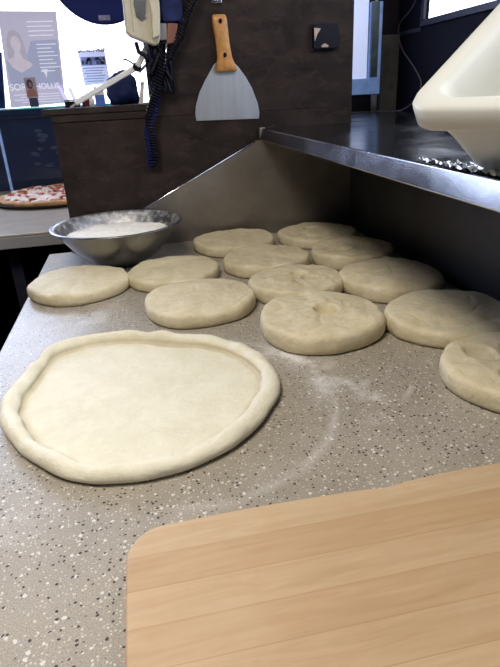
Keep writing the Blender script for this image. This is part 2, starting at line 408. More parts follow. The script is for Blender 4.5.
# stainless end splash: slanting top edge
W(obj('end_splash', prism([(-.232, T), (.667, T), (.667, 1.1872), (.362, 1.1872)], 'y', 1.688, 1.692), M['steel'], wt))
W(obj('splash_hem', tube([(-.225, 1.688, T+.003), (.360, 1.688, 1.1845)], .0028, 8), M['lip'], wt, smooth=True))
W(obj('back_splash', B(.667, .6895, TY0+.02, 1.687, T, 1.1872), M['steel_dark'], wt))

# ------------------------------------------------------------------ pass shelf
sx0, z0, z1 = .378, 1.190, 1.221
ps = thing('steel_shelf', 'overhanging stainless steel shelf with a shiny lip above the dough', 'shelf', (.7, .7, 1.2))
bm = bmesh.new()
pts = [(sx0, -.3), (XR-.001, -.3), (XR-.001, 2.368), (.70, 2.368), (.70, 1.735), (.672, 1.735), (.672, 1.698), (sx0, 1.698)]
bm = prism([(p[0]+.003, p[1]) if p[0] == sx0 else p for p in pts], 'z', z1-.004, z1)
W(obj('shelf_top', bm, M['steel_shelf'], ps))
# front lip: a folded edge
lp = [(.001, z1-.0008), (.004, z1+.0005), (.005, z1-.003), (.0005, z0+.002), (.016, z0+.0005), (.016, z0-.0008), (-.002, z0-.0008), (-.0035, z0+.001)]
bm = prism([(sx0+a, b) for a, b in lp], 'y', -.3, 1.687)
W(obj('lip', bm, M['lip'], ps, bevel=.0008))
W(obj('underside', Bs([(sx0+.02, .666, -.28, 1.68, z0+.002, z0+.006)]), M['steel_dark'], ps))
W(obj('end_cap', Bs([(sx0-.004, sx0+.014, 1.686, 1.699, z0, z1+.002)]), M['steel'], ps, bevel=.002))

# ------------------------------------------------------------------ brown wood partition
pt = thing('wood_partition', 'dark brown plywood partition standing behind the worktop', 'partition', (.22, 1.72, 0))
PX0, PX1 = -.216, .671
W(obj('lower_panel', B(PX0, PX1, 1.702, 1.722, 0, 1.268), M['ply'], pt, bevel=.002))
W(obj('upper_panel', B(.060, PX1, 1.7025, 1.7215, 1.268, 2.0), M['ply'], pt, bevel=.002))
W(obj('ledge', Bs([(PX0-.022, .0595, 1.694, 1.90, 1.288, 1.305)]), M['ply'], pt, bevel=.003))
W(obj('ledge_rail', Bs([(PX0-.001, .0595, 1.698, 1.722, 1.2685, 1.2875)]), M['ply'], pt, bevel=.002))

# ------------------------------------------------------------------ dough balls
def dough(cx, cy, r, th, label, seed, dim=(), ax=1., ay=1., mat='dough', name='dough_ball', lean=0.):
    r *= 1.025
    n, rings = 128, 30
    bm = bmesh.new(); off = Vector((seed*3.7, seed*1.9, seed*.7))
    prof = []
    # bottom edge -> bulging side -> flat top -> centre
    K = 10
    for k in range(K+1):
        a = -math.pi/2 + math.pi*k/K
        rr = 1 - .105*(1-abs(math.cos(a))**.7)
        zz = .5+.5*math.copysign(abs(math.sin(a))**.74, math.sin(a))
        prof.append((rr, zz))
    M_ = 44
    for k in range(1, M_+1):
        prof.append((.895*(1-k/M_), 1.))
    vr = []
    for (rr, zz) in prof:
        ring = []
        for i in range(n if rr > 1e-4 else 1):
            a = 2*math.pi*i/n
            w = 1+.075*noise.noise(Vector((math.cos(a)*1.1, math.sin(a)*1.1, 0))+off)+.022*noise.noise(Vector((math.cos(a)*3, math.sin(a)*4, 0))+off)
            x, y = rr*r*w*math.cos(a)*ax, rr*r*w*math.sin(a)*ay
            dome = .16*(1-(rr/.895)**2) if zz > .99 else 0
            h = th*(1+.14*noise.noise(Vector((x*14, y*14, 0))+off)+.05*noise.noise(Vector((x*45, y*45, 3))+off))
            z = zz*h + dome*th*.5
            if zz > .6:
                q = Vector((x, y, 0))
                # soft folded creases
                s = noise.noise(Vector((x*9+y*5, y*16-x*4, 9))+off); s2 = noise.noise(Vector((x*22-y*9, y*30+x*6, 4))+off)
                z -= .0008*math.exp(-(s2/.03)**2)
                z -= .0013*math.exp(-(s/.05)**2)*min(1, (zz-.6)*3)
                for (dx, dy, dr, dd) in dim:
                    e = ((x-dx)**2+(y-dy)**2)/dr**2
                    z += dd*math.exp(-e**4)
            z += lean*x
            ring.append(bm.verts.new((x, y, max(z, 0.0))))
        vr.append(ring)
    for a, b in zip(vr, vr[1:]):
        for i in range(n):
            j = (i+1) % n
            if len(b) == 1: bm.faces.new((a[i], a[j], b[0]))
            else: bm.faces.new((a[i], a[j], b[j], b[i]))
    bm.faces.new(vr[0][::-1])
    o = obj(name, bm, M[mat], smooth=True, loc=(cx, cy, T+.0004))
    return tag(o, label, 'dough', 'dough balls on the worktop')
dough(-.172, 1.307, .116, .031, 'flattened dough ball nearest the left edge, in front of the steel bowl', 1)
dough(.055, 1.315, .110, .030, 'flat dough ball right of the bowl, behind the front left round', 2)
dough(.097, 1.093, .117, .031, 'smooth round dough ball alone in the front row, behind the stretched dough', 3)
dough(.257, 1.552, .114, .033, 'dough ball in the back row nearest the slanting steel panel', 4, ax=1.03, ay=.95)
dough(.300, 1.335, .108, .034, 'pale dough ball in the middle of the second row from the panel', 5, ax=1.04)
dough(.322, 1.128, .101, .034, 'dough ball with shallow dents directly behind the thumb-dented front round', 6, [(.015, .025, .018, -.010), (.028, -.012, .018, -.006), (-.04, -.02, .03, .004)], ax=1.04)
dough(.304, .905, .116, .038, 'thick dough ball with a deep thumb dent near the middle', 7, [(.012, .000, .021, -.021), (.006, .040, .022, .004)])
dough(.508, 1.548, .115, .032, 'dimly lit dough ball in the far back row in the corner', 8, [(0, -.03, .05, .004), (-.01, .02, .022, -.007)])
dough(.528, 1.325, .108, .037, 'shaded dough ball with a sunken ring on top near the back corner', 9, [(-.01, .005, .060, -.012), (-.01, .010, .022, .006), (-.02, -.065, .02, .002)])
dough(.532, 1.085, .112, .036, 'shaded smooth dough ball between the ringed one and the right front rounds', 10, [(0, 0, .1, .003)])
dough(.536, .848, .114, .034, 'wide dough ball under the shelf, right of the thumb-dented one', 11, [(.0, .02, .08, .004)])
dough(.524, .628, .108, .033, 'rightmost dough ball, cut by the photo edge, with swirled hollows', 12, [(.040, .02, .045, -.014), (-.03, -.035, .022, -.007), (-.035, .045, .025, -.007), (.03,.03,.015,.006)])

# ------------------------------------------------------------------ stretched dough with folded rim
OUT = [(-.239,.727),(-.243,.787),(-.230,.842),(-.213,.900),(-.200,.940),(-.145,.968),(-.068,.970),(.021,.936),(.1,.897),(.153,.832),(.175,.763),(.171,.69),(.14,.635),(.093,.579),(.037,.547),(-.019,.532),(-.066,.534),(-.125,.555),(-.172,.599),(-.213,.659)]
cx, cy = -.035, .745
pol = sorted((math.atan2(y-cy, x-cx), math.hypot(x-cx, y-cy)) for x, y in OUT)
def rad(a):
    a = (a+math.pi) % (2*math.pi)-math.pi
    n = len(pol)
    for i in range(n):
        a0, r0 = pol[i]; a1, r1 = pol[(i+1) % n]
        if i == n-1: a1 += 2*math.pi
        aa = a if a >= a0 else (a+2*math.pi if i == n-1 else a)
        if a0 <= aa <= a1:
            rp = pol[i-1][1]; rn = pol[(i+2) % n][1]; t = (aa-a0)/(a1-a0)
            return .5*(2*r0+(r1-rp)*t+(2*rp-5*r0+4*r1-rn)*t*t+(3*r0-rp-3*r1+rn)*t**3)
    return pol[0][1]
def stretched():
    n = 220; bm = bmesh.new(); rings = []
    fl = .0065
    for k in range(46):
        ring = []
        for i in range(n):
            a = 2*math.pi*i/n; r = rad(a)
            nn = noise.noise(Vector((math.cos(a)*2.2, math.sin(a)*2.2, 4)))
            n2 = noise.noise(Vector((math.cos(a)*6, math.sin(a)*6, 8)))
            w = .0255+.006*nn+.003*n2-.007*math.exp(-((a-1.75)/.5)**2)+.006*math.exp(-((a-5.9)/.5)**2)+.004*math.exp(-((a-2.75)/.15)**2)
            hgt = .0225+.004*nn+.003*n2-.004*math.exp(-((a-2.45)/.07)**2)+.003*math.exp(-((a-1.35)/.1)**2)
            # creases at the left and far side of the fold
            if k <= 18:                        # rim tube: from bottom outside over to the inner overhang
                t = k/18; ang = -math.pi*.5 + t*math.pi*1.60
                cr = r-w/2
                rr = cr + w/2*math.cos(ang)*(1.0 if math.cos(ang) > 0 else 1.02)
                z = hgt/2+hgt/2*math.sin(ang)
                tw = noise.noise(Vector((a*5, t*2.0, 2)))
                z += .0018*tw*math.sin(t*math.pi); rr += .002*tw
            else:
                t = (k-18)/27
                rr = (r-w*.93)*(1-t)
                z = fl + .0012*noise.noise(Vector((rr*math.cos(a)*22, rr*math.sin(a)*22, 1))) + .0006*noise.noise(Vector((rr*math.cos(a)*70, rr*math.sin(a)*70, 5)))
                if t < .08: z -= (.0035+.003*math.exp(-((a-1.25)/.3)**2))*(1-t/.08)
                rr -= .005*math.exp(-((a-1.25)/.22)**2)*(1-t)
            if k == 45: rr = 0
            ring.append(bm.verts.new((rr*math.cos(a), rr*math.sin(a), max(z, 0))) if (k < 45) else None)
        rings.append(ring)
    c = bm.verts.new((0, 0, fl))
    for a, b in zip(rings[:-1], rings[1:-1]):
        for i in range(n): bm.faces.new((a[i], a[(i+1) % n], b[(i+1) % n], b[i]))
    last = rings[44]
    for i in range(n): bm.faces.new((last[i], last[(i+1) % n], c))
    bm.faces.new(rings[0][::-1])
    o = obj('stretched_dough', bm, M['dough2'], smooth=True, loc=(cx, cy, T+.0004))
    return tag(o, 'large pale stretched pizza dough round with a folded rim', 'dough')
stretched()

# ------------------------------------------------------------------ cutting board
def rounded(x0, x1, y0, y1, r, n=10):
    P = []
    for (cx_, cy_, a0) in ((x1-r, y1-r, 0), (x0+r, y1-r, 90), (x0+r, y0+r, 180), (x1-r, y0+r, 270)):
        for k in range(n+1):
            a = R(a0+90*k/n); P.append((cx_+r*math.cos(a), cy_+r*math.sin(a)))
    return P
bx0, bx1, by0, by1 = -.058, .62, -.30, .447
P = rounded(bx0, bx1, by0, by1, .042)
Q = []
for i, (x, y) in enumerate(P):
    Q.append((x, y))
    x2, y2 = P[(i+1) % len(P)]
    if abs(x2-x) > .1:
        for k in range(1, 40):
            t = k/40; xx = x+(x2-x)*t
            wv = -.004*math.exp(-((xx-.225)/.02)**2)+.0015*math.sin(xx*23) if y > .3 else 0
            Q.append((xx, y+wv))
bo = obj('cutting_board', prism([(x, y) for x, y in Q], 'z', T+.0005, T+.0145), M['board'], bevel=.0035, seg=3)
tag(bo, 'light maple cutting board of glued strips with a rounded corner', 'cutting board')

# ------------------------------------------------------------------ steel bowl with flour
bc = (-.072, 1.517, T)
bt = thing('mixing_bowl', 'wide stainless steel bowl full of flour beside the steel panel', 'bowl', bc)
prof = [(a_*.972, b_) for a_, b_ in [(0, .0005), (.052, .0005), (.060, .003), (.095, .024), (.128, .052), (.152, .082), (.167, .106), (.175, .1125), (.181, .113), (.182, .111), (.1835, .1125), (.182, .1145), (.174, .1145), (.1655, .1085), (.1505, .084), (.1265, .054), (.094, .0265), (.06, .0055), (0, .003)]]
bm = lathe(prof, 72)
for f in bm.faces:
    c_ = f.calc_center_median()
    rr = math.hypot(c_.x, c_.y)
    f.material_index = 0
bmesh.ops.recalc_face_normals(bm, faces=bm.faces[:])
for f in bm.faces:
    c_ = f.calc_center_median()
    if (f.normal.x*c_.x+f.normal.y*c_.y) < -1e-5 and math.hypot(c_.x, c_.y) < .168: f.material_index = 1
obj('bowl_shell', bm, [M['bowl'], M['bowl_in']], bt, smooth=True, recalc=False)
fl = thing('flour', 'heap of white flour filling the steel bowl', 'flour', (bc[0], bc[1], T))
bpy.data.objects.remove(fl)
bm = bmesh.new(); n = 72; rings = []
for k in range(22):
    rr = .145*(1-k/21); ring = []
    for i in range(n if k < 21 else 1):
        a = 2*math.pi*i/n
        x, y = rr*math.cos(a), rr*math.sin(a)
        z = .083+.013*(1-(rr/.149)**2)+.006*noise.noise(Vector((x*22, y*22, 1)))*(1 if k > 0 else .3)+.003*noise.noise(Vector((x*70, y*70, 6)))
        ring.append(bm.verts.new((x, y, z)))
    rings.append(ring)
for a, b in zip(rings, rings[1:]):
    for i in range(n):
        j = (i+1) % n
        bm.faces.new((a[i], a[j], b[0]) if len(b) == 1 else (a[i], a[j], b[j], b[i]))
bot = [bm.verts.new((.085*math.cos(2*math.pi*i/n), .085*math.sin(2*math.pi*i/n), .026)) for i in range(n)]
for i in range(n): bm.faces.new((bot[i], bot[(i+1) % n], rings[0][(i+1) % n], rings[0][i]))
bm.faces.new(bot[::-1])
fo = obj('flour', bm, M['flour'], smooth=True, loc=bc)
tag(fo, 'white flour heaped inside the steel mixing bowl', 'flour'); fo['kind'] = 'stuff'

# ------------------------------------------------------------------ scraper / spatula hanging on the partition
st = thing('dough_scraper', 'wide flared metal scraper with wooden handle hanging on the brown partition', 'scraper', (.282, 1.701, 1.39))
prof = [(-.027, .012), (-.04, -.005), (-.058, -.03), (-.078, -.062), (-.092, -.098), (-.0955, -.120), (-.0935, -.138), (.0945, -.142), (.0965, -.124), (.092, -.098), (.077, -.058), (.06, -.028), (.042, -.004), (.027, .012)]
obj('blade', prism(prof, 'y', -.0035, -.0015), M['blade'], st, bevel=.0006)
bm = bmesh.new()
secs = [(-.012, .029, .004), (-.008, .031, .008), (.004, .028, .009), (.025, .0215, .010), (.06, .0195, .0105), (.095, .0205, .0105), (.115, .021, .010), (.126, .0195, .008), (.130, .016, .004)]
rings = []
for z, hw, hd in secs:
    ring = []
    for i in range(16):
        a = 2*math.pi*i/16
        ring.append(bm.verts.new((hw*math.copysign(abs(math.cos(a))**.6, math.cos(a))-z*.09+.002, -.0125+hd*math.copysign(abs(math.sin(a))**.7, math.sin(a)), z)))
    rings.append(ring)
for a, b in zip(rings, rings[1:]):
    for i in range(16): bm.faces.new((a[i], a[(i+1) % 16], b[(i+1) % 16], b[i]))
bm.faces.new(rings[0]); bm.faces.new(rings[-1][::-1])
hd = obj('handle', bm, M['handle'], st, smooth=True)
for z in (.030, .113):
    obj('rivet', prism([(.005*math.cos(2*math.pi*k/12)-z*.09+.002, z+.005*math.sin(2*math.pi*k/12)*1.3) for k in range(12)], 'y', -.0245, -.0215), M['black'], hd)
nl = thing('nail', 'small shiny metal hook above the scraper handle', 'hook', (.272, 1.701, 1.548))
obj('hook_plate', B(-.016, .012, -.004, 0, .0, .012), M['lip'], nl, bevel=.001)
obj('hook_pin', tube([(0, -.003, .004), (-.002, -.016, .002), (-.003, -.018, .010)], .0022), M['lip'], nl, smooth=True)

# ------------------------------------------------------------------ small black switch box on the partition
sb = thing('switch_box', 'small black box with pale sticker fixed to the brown partition', 'wall box', (.578, 1.7015, 1.460))
obj('housing', prism(rounded(-.036, .040, -.034, .030, .008, 4), 'y', -.016, 0), M['black'], sb, bevel=.002)
obj('bezel', Bs([(-.040, .043, -.003, -.0002, -.038, .034)]), M['walldark'], sb, bevel=.001)
obj('sticker', prism([(-.034, .020), (-.014, .018), (-.024, .004), (-.032, -.014)], 'y', -.0175, -.0165), M['sticker'], sb)
obj('tab', prism([(-.012, -.026), (-.002, -.020), (.010, -.026), (.008, -.030), (-.010, -.030)], 'y', -.0185, -.0165), M['sticker'], sb)

# ------------------------------------------------------------------ wall telephone, its arm and coiled cord
ph = thing('wall_telephone', 'cream wall telephone with silver recess mounted at the partition edge', 'telephone', (.07, 1.70, 1.44))
bm = prism([(-.054, .041), (-.044, .032), (.004, .012), (.020, .006), (.030, .012), (.036, .03), (.040, .10), (.036, .24), (-.05, .24), (-.052, .13)], 'y', -.055, -.004)
obj('body', bm, M['cream'], ph, bevel=.006, seg=3)
obj('handset_cradle', prism([(.012, .02), (.034, .028), (.040, .09), (.038, .24), (.014, .24), (.008, .14), (.016, .08)], 'y', -.076, -.0555), M['cream'], ph, bevel=.005, seg=3)
obj('recess', prism([(-.022, .074), (-.010, .064), (.004, .072), (.008, .10), (.010, .15), (-.004, .18), (-.020, .15), (-.026, .10)], 'y', -.060, -.0555), M['foil'], ph, bevel=.003)
obj('seam', Bs([(-.0505, -.0495, -.057, -.0551, .05, .2), (-.034, -.0325, -.057, -.0551, .04, .2)]), M['counter_edge'], ph)
obj('side_housing', Bs([(.044, .102, -.044, -.002, .062, .24)]), M['navy_cloth'], ph, bevel=.006)
obj('side_block', prism([(.050, .010), (.076, .012), (.086, .058), (.058, .060)], 'y', -.046, -.006), M['copper'], ph, bevel=.003)
obj('bracket', Bs([(.034, .056, -.040, -.006, .020, .060)]), M['counter_edge'], ph, bevel=.003)
obj('clamp', tube([(-.030, -.03, .016), (-.026, -.045, -.006), (-.012, -.05, -.014), (-.002, -.045, -.030)], .006), M['black'], ph, smooth=True)
# long white arm sloping down to the ledge
am = thing('slanted_arm', 'long white arm sloping from the telephone down to the wooden ledge', 'arm', (-.15, 1.71, 1.302))
def bar(p0, p1, w, h, bm=None):
    bm = bm or bmesh.new(); p0, p1 = Vector(p0), Vector(p1); t = (p1-p0).normalized(); s = Vector((0, 1, 0)); u = t.cross(s).normalized()
    vs = []
    for p in (p0, p1):
        for a, b in ((-1,-1),(1,-1),(1,1),(-1,1)): vs.append(bm.verts.new(p+s*w/2*a+u*h/2*b))
    for f in ((0,1,2,3),(7,6,5,4),(0,4,5,1),(1,5,6,2),(2,6,7,3),(3,7,4,0)): bm.faces.new([vs[i] for i in f])
    return bm
obj('lower_arm', bar((.004, 0, .014), (.182, 0, .097), .022, .015), M['white'], am, bevel=.004)
obj('arm_tip', bar((-.010, 0, .004), (.008, 0, .014), .010, .006), M['counter_edge'], am, bevel=.001)
obj('knuckle', lathe([(0, -.014), (.012, -.014), (.012, .014), (0, .014)], 16, (0, 0, 0)), M['black'], am, loc=(.186, 0, .099), bevel=.002).rotation_euler = (R(90), 0, 0)
obj('upper_arm', bar((.186, -.006, .099), (.222, -.010, .150), .020, .016), M['white'], am, bevel=.004)
obj('strut', bar((.190, .012, .085), (.240, .012, .128), .008, .007), M['white'], am, bevel=.001)
obj('lever', tube([(.180, -.016, .104), (.168, -.018, .112), (.158, -.018, .118), (.150, -.018, .118)], .0022), M['black'], am, smooth=True)
# coiled cord
path = catmull([(.222, 1.672, 1.60), (.199, 1.668, 1.552), (.163, 1.664, 1.483), (.122, 1.660, 1.425), (.090, 1.658, 1.364), (.064, 1.660, 1.302), (.052, 1.666, 1.237), (.056, 1.678, 1.180), (.062, 1.686, 1.135)], 24)
def coil(path, Rc, turns_per, rw, jx):
    out = []; prev = None; ph_ = 0; s_ = None
    for i in range(len(path)-1):
        p, q = path[i], path[i+1]; t = (q-p).normalized()
        s = (t.cross(Vector((0, 1, 0)))).normalized(); u = s.cross(t)
        for k in range(5):
            f = k/5; ph_ += (q-p).length/5*turns_per*2*math.pi
            r_ = Rc*(1+.25*noise.noise((p+q)*18))
            out.append(p.lerp(q, f)+s*(r_*math.cos(ph_)+jx*math.sin(i*.13))+u*r_*math.sin(ph_))
    return out
cd = thing('coiled_cord', 'black coiled telephone cord hanging down the front of the brown partition', 'cord', (.06, 1.67, 1.12))
c1 = W(obj('cord_strand', tube(coil(path, .0105, 125, .0019, .003), .0024, 6), M['black'], cd, smooth=True))
path2 = [p+Vector((.010*math.sin(i*.05)-.004, .004, 0)) for i, p in enumerate(path[84:])]
c2 = W(obj('cord_strand', tube(coil(path2, .0095, 120, .0019, -.003), .0023, 6), M['navy'], cd, smooth=True))

# ------------------------------------------------------------------ clutter on the partition ledge
zl = 1.3055
kb = thing('small_black_box', 'small flat black and green box at the left end of the ledge', 'box', (-.160, 1.80, zl))
obj('case', B(-.022, .020, -.02, .02, 0, .017), M['black'], kb, bevel=.002)
obj('lid', B(-.023, .021, -.021, .021, .0175, .021), M['tealgrey'], kb, bevel=.001)
rc = obj('red_cup', lathe([(0, 0), (.010, 0), (.013, .030), (.0125, .030), (.0095, .002), (0, .002)], 20), M['red'], smooth=True, loc=(-.124, 1.80, zl)); tag(rc, 'tiny dark red cup standing on the ledge under the white arm', 'cup')
wc = obj('white_bottle', lathe([(0, 0), (.007, 0), (.0075, .018), (.004, .023), (.004, .030), (0, .030)], 20), M['white'], smooth=True, loc=(-.105, 1.79, zl)); tag(wc, 'little white bottle between the red cup and blue box on the ledge', 'bottle')
bb = thing('blue_box', 'small bright blue carton standing on the ledge behind the white arm', 'box', (-.082, 1.82, zl))
obj('carton', B(-.014, .014, -.01, .01, 0, .052), M['blue'], bb, bevel=.001)
obj('carton_band', B(-.0142, .0142, -.0105, -.0101, .030, .042), M['white'], bb)
def lump(name, loc, sx, sy, sz, seed, mat):
    bm = bmesh.new(); bmesh.ops.create_icosphere(bm, subdivisions=4, radius=1)
    for v in bm.verts:
        d = 1+.22*noise.noise(v.co*1.6+Vector((seed, 0, 0)))+.10*noise.noise(v.co*4+Vector((seed, 2, 0)))
        v.co = Vector((v.co.x*sx*d, v.co.y*sy*d, max(-.75, v.co.z)*sz*d+sz*.75)); v.co.z = max(v.co.z, 0)
    return obj(name, bm, mat, smooth=True, loc=loc)
tag(lump('cloth_bag', (-.015, 1.83, zl), .050, .04, .052, 3, M['navy_cloth']), 'dark navy cloth bundle heaped on the ledge below the telephone', 'cloth bundle')
rr_ = random.Random(12); bm = bmesh.new()
for k in range(16):
    P_ = [(rr_.uniform(-.010, .060), rr_.uniform(-.040, -.012), rr_.uniform(-.115, .03)) for _ in range(5)]
    P_[0] = (rr_.uniform(.0, .05), -.03, .02)
    tube(catmull(P_, 8), .0042, 6, bm)
obj('tangled_wires', bm, M['black'], ph, smooth=True)
obj('bell_box', B(.000, .062, -.026, -.0005, -.078, .008), M['navy_cloth'], ph, bevel=.008)
obj('silver_clip', tube([(.050, -.044, .012), (.046, -.046, -.012), (.036, -.046, -.05)], .0028), M['foil'], ph, smooth=True)
ws = obj('white_upright', prism([(-.006, 0), (.006, 0), (.016, .058), (.006, .058)], 'y', 0, .008), M['white'], loc=(.036, 1.745, zl), bevel=.001); tag(ws, 'short white upright strip leaning on the ledge beside the cord', 'strip')

# ------------------------------------------------------------------ dark blue round sign hanging in front of the window
rs = thing('round_lampshade', 'dark blue rounded shade hanging in front of the bright window', 'lampshade', (-.036, 2.0, 1.72))
pts = []
for k in range(33):
    a = R(200+ (340-200)*0 + 0) if False else math.pi + math.pi*k/32
    pts.append((.168*math.cos(a)-.0, .183*math.sin(a)))
pts = [p for p in pts if p[0] <= .078] + [(.078, .12), (-.168, .12)]
obj('shade', prism(pts, 'y', -.012, .012), M['navy'], rs, bevel=.005)
obj('shade_label', B(-.022, .013, -.0135, -.0122, -.172, -.158), M['inkmid'], rs)
text('lettering', 'LIGHTING', .006, (-.0045, -.0142, -.165), M['poster_l'], rs, .0002) if False else None
obj('hanging_cord', tube([(-.04, 0, .12), (-.04, 0, 1.029)], .003), M['black'], rs)

# ------------------------------------------------------------------ pizza counter on the left
ZP = .942
pc = thing('pizza_counter', 'cream topped counter holding the baked pizza at the left', 'counter', (-.9, 2.3, 0))
W(obj('countertop', B(-1.9, .10, 1.83, 2.86, ZP-.008, ZP), M['counter'], pc, bevel=.003))
W(obj('front_edge', B(-1.9, .10, 1.828, 1.846, ZP-.046, ZP-.0085), M['counter_edge'], pc, bevel=.003))
W(obj('counter_frame', Bs([(-1.88, .08, 1.86, 2.84, ZP-.05, ZP-.0085)]), M['frame'], pc))
W(obj('leg', B(-.470, -.430, 1.93, 1.97, 0, ZP-.0505), M['frame'], pc, bevel=.004))
W(obj('leg', B(-1.86, -1.82, 1.93, 1.97, 0, ZP-.0505), M['frame'], pc, bevel=.004))
W(obj('leg', B(.03, .07, 1.93, 1.97, 0, ZP-.0505), M['frame'], pc, bevel=.004))
W(obj('back_board', B(-1.88, .08, 2.70, 2.72, 0, ZP-.0505), M['wallnavy'], pc))

# pizza on its pan
pz = thing('baked_pizza', 'baked cheese and tomato pizza with a browned crust on the left counter', 'pizza', (-.335, 2.53, ZP+.0085))
pr = .262
pan = thing('pizza_pan', 'dark round metal pan under the baked pizza', 'pan', (-.335, 2.53, ZP+.0005))
obj('tray', lathe([(0, 0), (.27, 0), (.283, .006), (.292, .012), (.294, .014), (.290, .0135), (.280, .0085), (.268, .0035), (0, .0035)], 64), M['panm'], pan, smooth=True)
prof = [(0, 0), (pr*.98, 0), (pr*1.0, .006), (pr, .010), (pr*.985, .016), (pr*.955, .019), (pr*.92, .018), (pr*.89, .014), (pr*.86, .012), (0, .012)]
bm = lathe(prof, 96)
for v in bm.verts:
    if v.co.z > .004: v.co.z += .006*noise.noise(v.co*26); 
pz.location.z = ZP+.0045
obj('crust', bm, M['crust'], pz, smooth=True)
bm = lathe([(0, .0145), (.10, .0150), (.17, .0148), (pr*.88, .0155), (pr*.89, .011), (0, .011)], 96)
obj('sauce', bm, M['sauce'], pz, smooth=True)
rnd = random.Random(3)
def blobs(count, rmin, rmax, z, zh, seed):
    bm = bmesh.new(); rr_ = random.Random(seed)
    for _ in range(count):
        r_ = pr*.86*math.sqrt(rr_.random()); a = rr_.random()*6.283; s = rr_.uniform(rmin, rmax); e = rr_.uniform(.6, 1.4)
        g = bmesh.ops.create_icosphere(bm, subdivisions=2, radius=1)
        for v in g['verts']:
            d = 1+.35*noise.noise(v.co*2+Vector((r_*90, a, 0)))
            v.co = Vector((r_*math.cos(a)+v.co.x*s*e*d, r_*math.sin(a)+v.co.y*s*d/e, z+v.co.z*zh*d))
    return bm
o = obj('cheese', blobs(190, .012, .026, .017, .009, 4), M['cheese'], pz, smooth=True); o['kind'] = 'stuff'
o = obj('toppings', blobs(90, .006, .013, .024, .006, 9), M['sauce'], pz, smooth=True); o['kind'] = 'stuff'

# glass display case behind the pizza
gc = thing('display_case', 'blue tinted glass display case behind the baked pizza', 'display case', (-.5, 2.93, ZP))
YG = 2.865
zt = 1.306
W(obj('front_glass', B(-1.6, .05, YG, YG+.006, ZP, zt-.006), M['caseglass'], gc))
W(obj('top_glass', B(-1.6, .05, YG, 3.08, zt-.006, zt), M['teal'], gc))
W(obj('case_back', B(-1.6, .05, 3.05, 3.07, ZP, zt-.0065), M['backnavy'], gc))
W(obj('case_floor', B(-1.6, .05, YG+.007, 3.049, ZP+.0005, ZP+.02), M['frame'], gc))
W(obj('top_rail', B(-1.6, .05, YG-.006, YG-.0005, zt-.045, zt-.036), M['frame'], gc))
for x in (-.612, -1.595, .035):
    W(obj('corner_post', B(x, x+.012, YG-.008, YG-.0005, ZP, zt-.046), M['paleblue'], gc, bevel=.001))
# plated slices glimpsed behind the glass
bm = bmesh.new(); rr_ = random.Random(21)
for k in range(34):
    x = rr_.uniform(-.50, -.20); z = rr_.uniform(1.02, 1.21); g = bmesh.ops.create_icosphere(bm, subdivisions=2, radius=1)
    for v in g['verts']: v.co = Vector((x+v.co.x*.020, 3.04+v.co.y*.008, z+v.co.z*.011))
o = W(obj('piled_rolls', bm, M['rolls'], gc, smooth=True)); o['kind'] = 'stuff'

# ------------------------------------------------------------------ posters
ps_ = thing('window_poster', 'large pale lavender poster with a faded portrait standing against the window', 'poster', (-.411, 2.90, zt+.002))
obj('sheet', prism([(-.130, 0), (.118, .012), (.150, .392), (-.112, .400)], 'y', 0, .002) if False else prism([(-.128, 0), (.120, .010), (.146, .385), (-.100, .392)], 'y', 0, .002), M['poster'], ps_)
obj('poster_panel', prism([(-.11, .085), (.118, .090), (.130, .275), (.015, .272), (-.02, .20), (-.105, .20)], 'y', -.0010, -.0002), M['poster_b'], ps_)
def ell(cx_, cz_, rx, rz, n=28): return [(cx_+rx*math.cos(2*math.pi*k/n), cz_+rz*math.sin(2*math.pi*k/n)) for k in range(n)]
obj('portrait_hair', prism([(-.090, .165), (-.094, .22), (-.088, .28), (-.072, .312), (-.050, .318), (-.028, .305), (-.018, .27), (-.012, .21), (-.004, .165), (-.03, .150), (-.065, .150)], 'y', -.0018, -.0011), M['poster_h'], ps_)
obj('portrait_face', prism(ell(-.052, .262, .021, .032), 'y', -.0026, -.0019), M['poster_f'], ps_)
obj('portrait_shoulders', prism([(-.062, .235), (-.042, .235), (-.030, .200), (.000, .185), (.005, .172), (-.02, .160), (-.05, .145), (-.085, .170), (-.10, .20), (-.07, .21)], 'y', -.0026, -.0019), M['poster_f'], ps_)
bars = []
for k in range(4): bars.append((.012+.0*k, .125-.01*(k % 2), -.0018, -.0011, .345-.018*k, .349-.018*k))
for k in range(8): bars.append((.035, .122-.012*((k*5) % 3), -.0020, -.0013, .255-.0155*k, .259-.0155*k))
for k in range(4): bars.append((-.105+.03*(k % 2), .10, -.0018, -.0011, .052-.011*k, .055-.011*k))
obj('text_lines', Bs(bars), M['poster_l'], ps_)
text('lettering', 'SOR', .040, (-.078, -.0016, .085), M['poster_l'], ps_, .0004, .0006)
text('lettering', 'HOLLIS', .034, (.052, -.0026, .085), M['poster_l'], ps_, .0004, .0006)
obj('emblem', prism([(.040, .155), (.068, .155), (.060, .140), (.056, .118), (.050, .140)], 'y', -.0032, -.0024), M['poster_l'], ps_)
cdp = thing('photo_card', 'small photo card of a dark-haired person in front of the poster', 'card', (-.432, 2.885, zt+.001))
obj('card_sheet', B(-.024, .026, 0, .0015, .040, .125), M['card'], cdp)
obj('stand', B(-.018, .020, .000, .012, 0, .0395), M['ink'], cdp, bevel=.001)
obj('figure_hair', prism(ell(-.002, .098, .014, .020, 18), 'y', -.0012, -.0004), M['ink'], cdp)
obj('figure_face', prism(ell(0, .095, .007, .011, 14), 'y', -.0022, -.0014), M['skin'], cdp)
obj('figure_body', prism([(-.022, .046), (.024, .046), (.022, .066), (.008, .078), (-.006, .078), (-.020, .068)], 'y', -.0012, -.0004), M['skin'], cdp)
nb = thing('navy_binder', 'dark navy binder standing at the left edge beside the poster', 'binder', (-.625, 2.93, zt+.001))
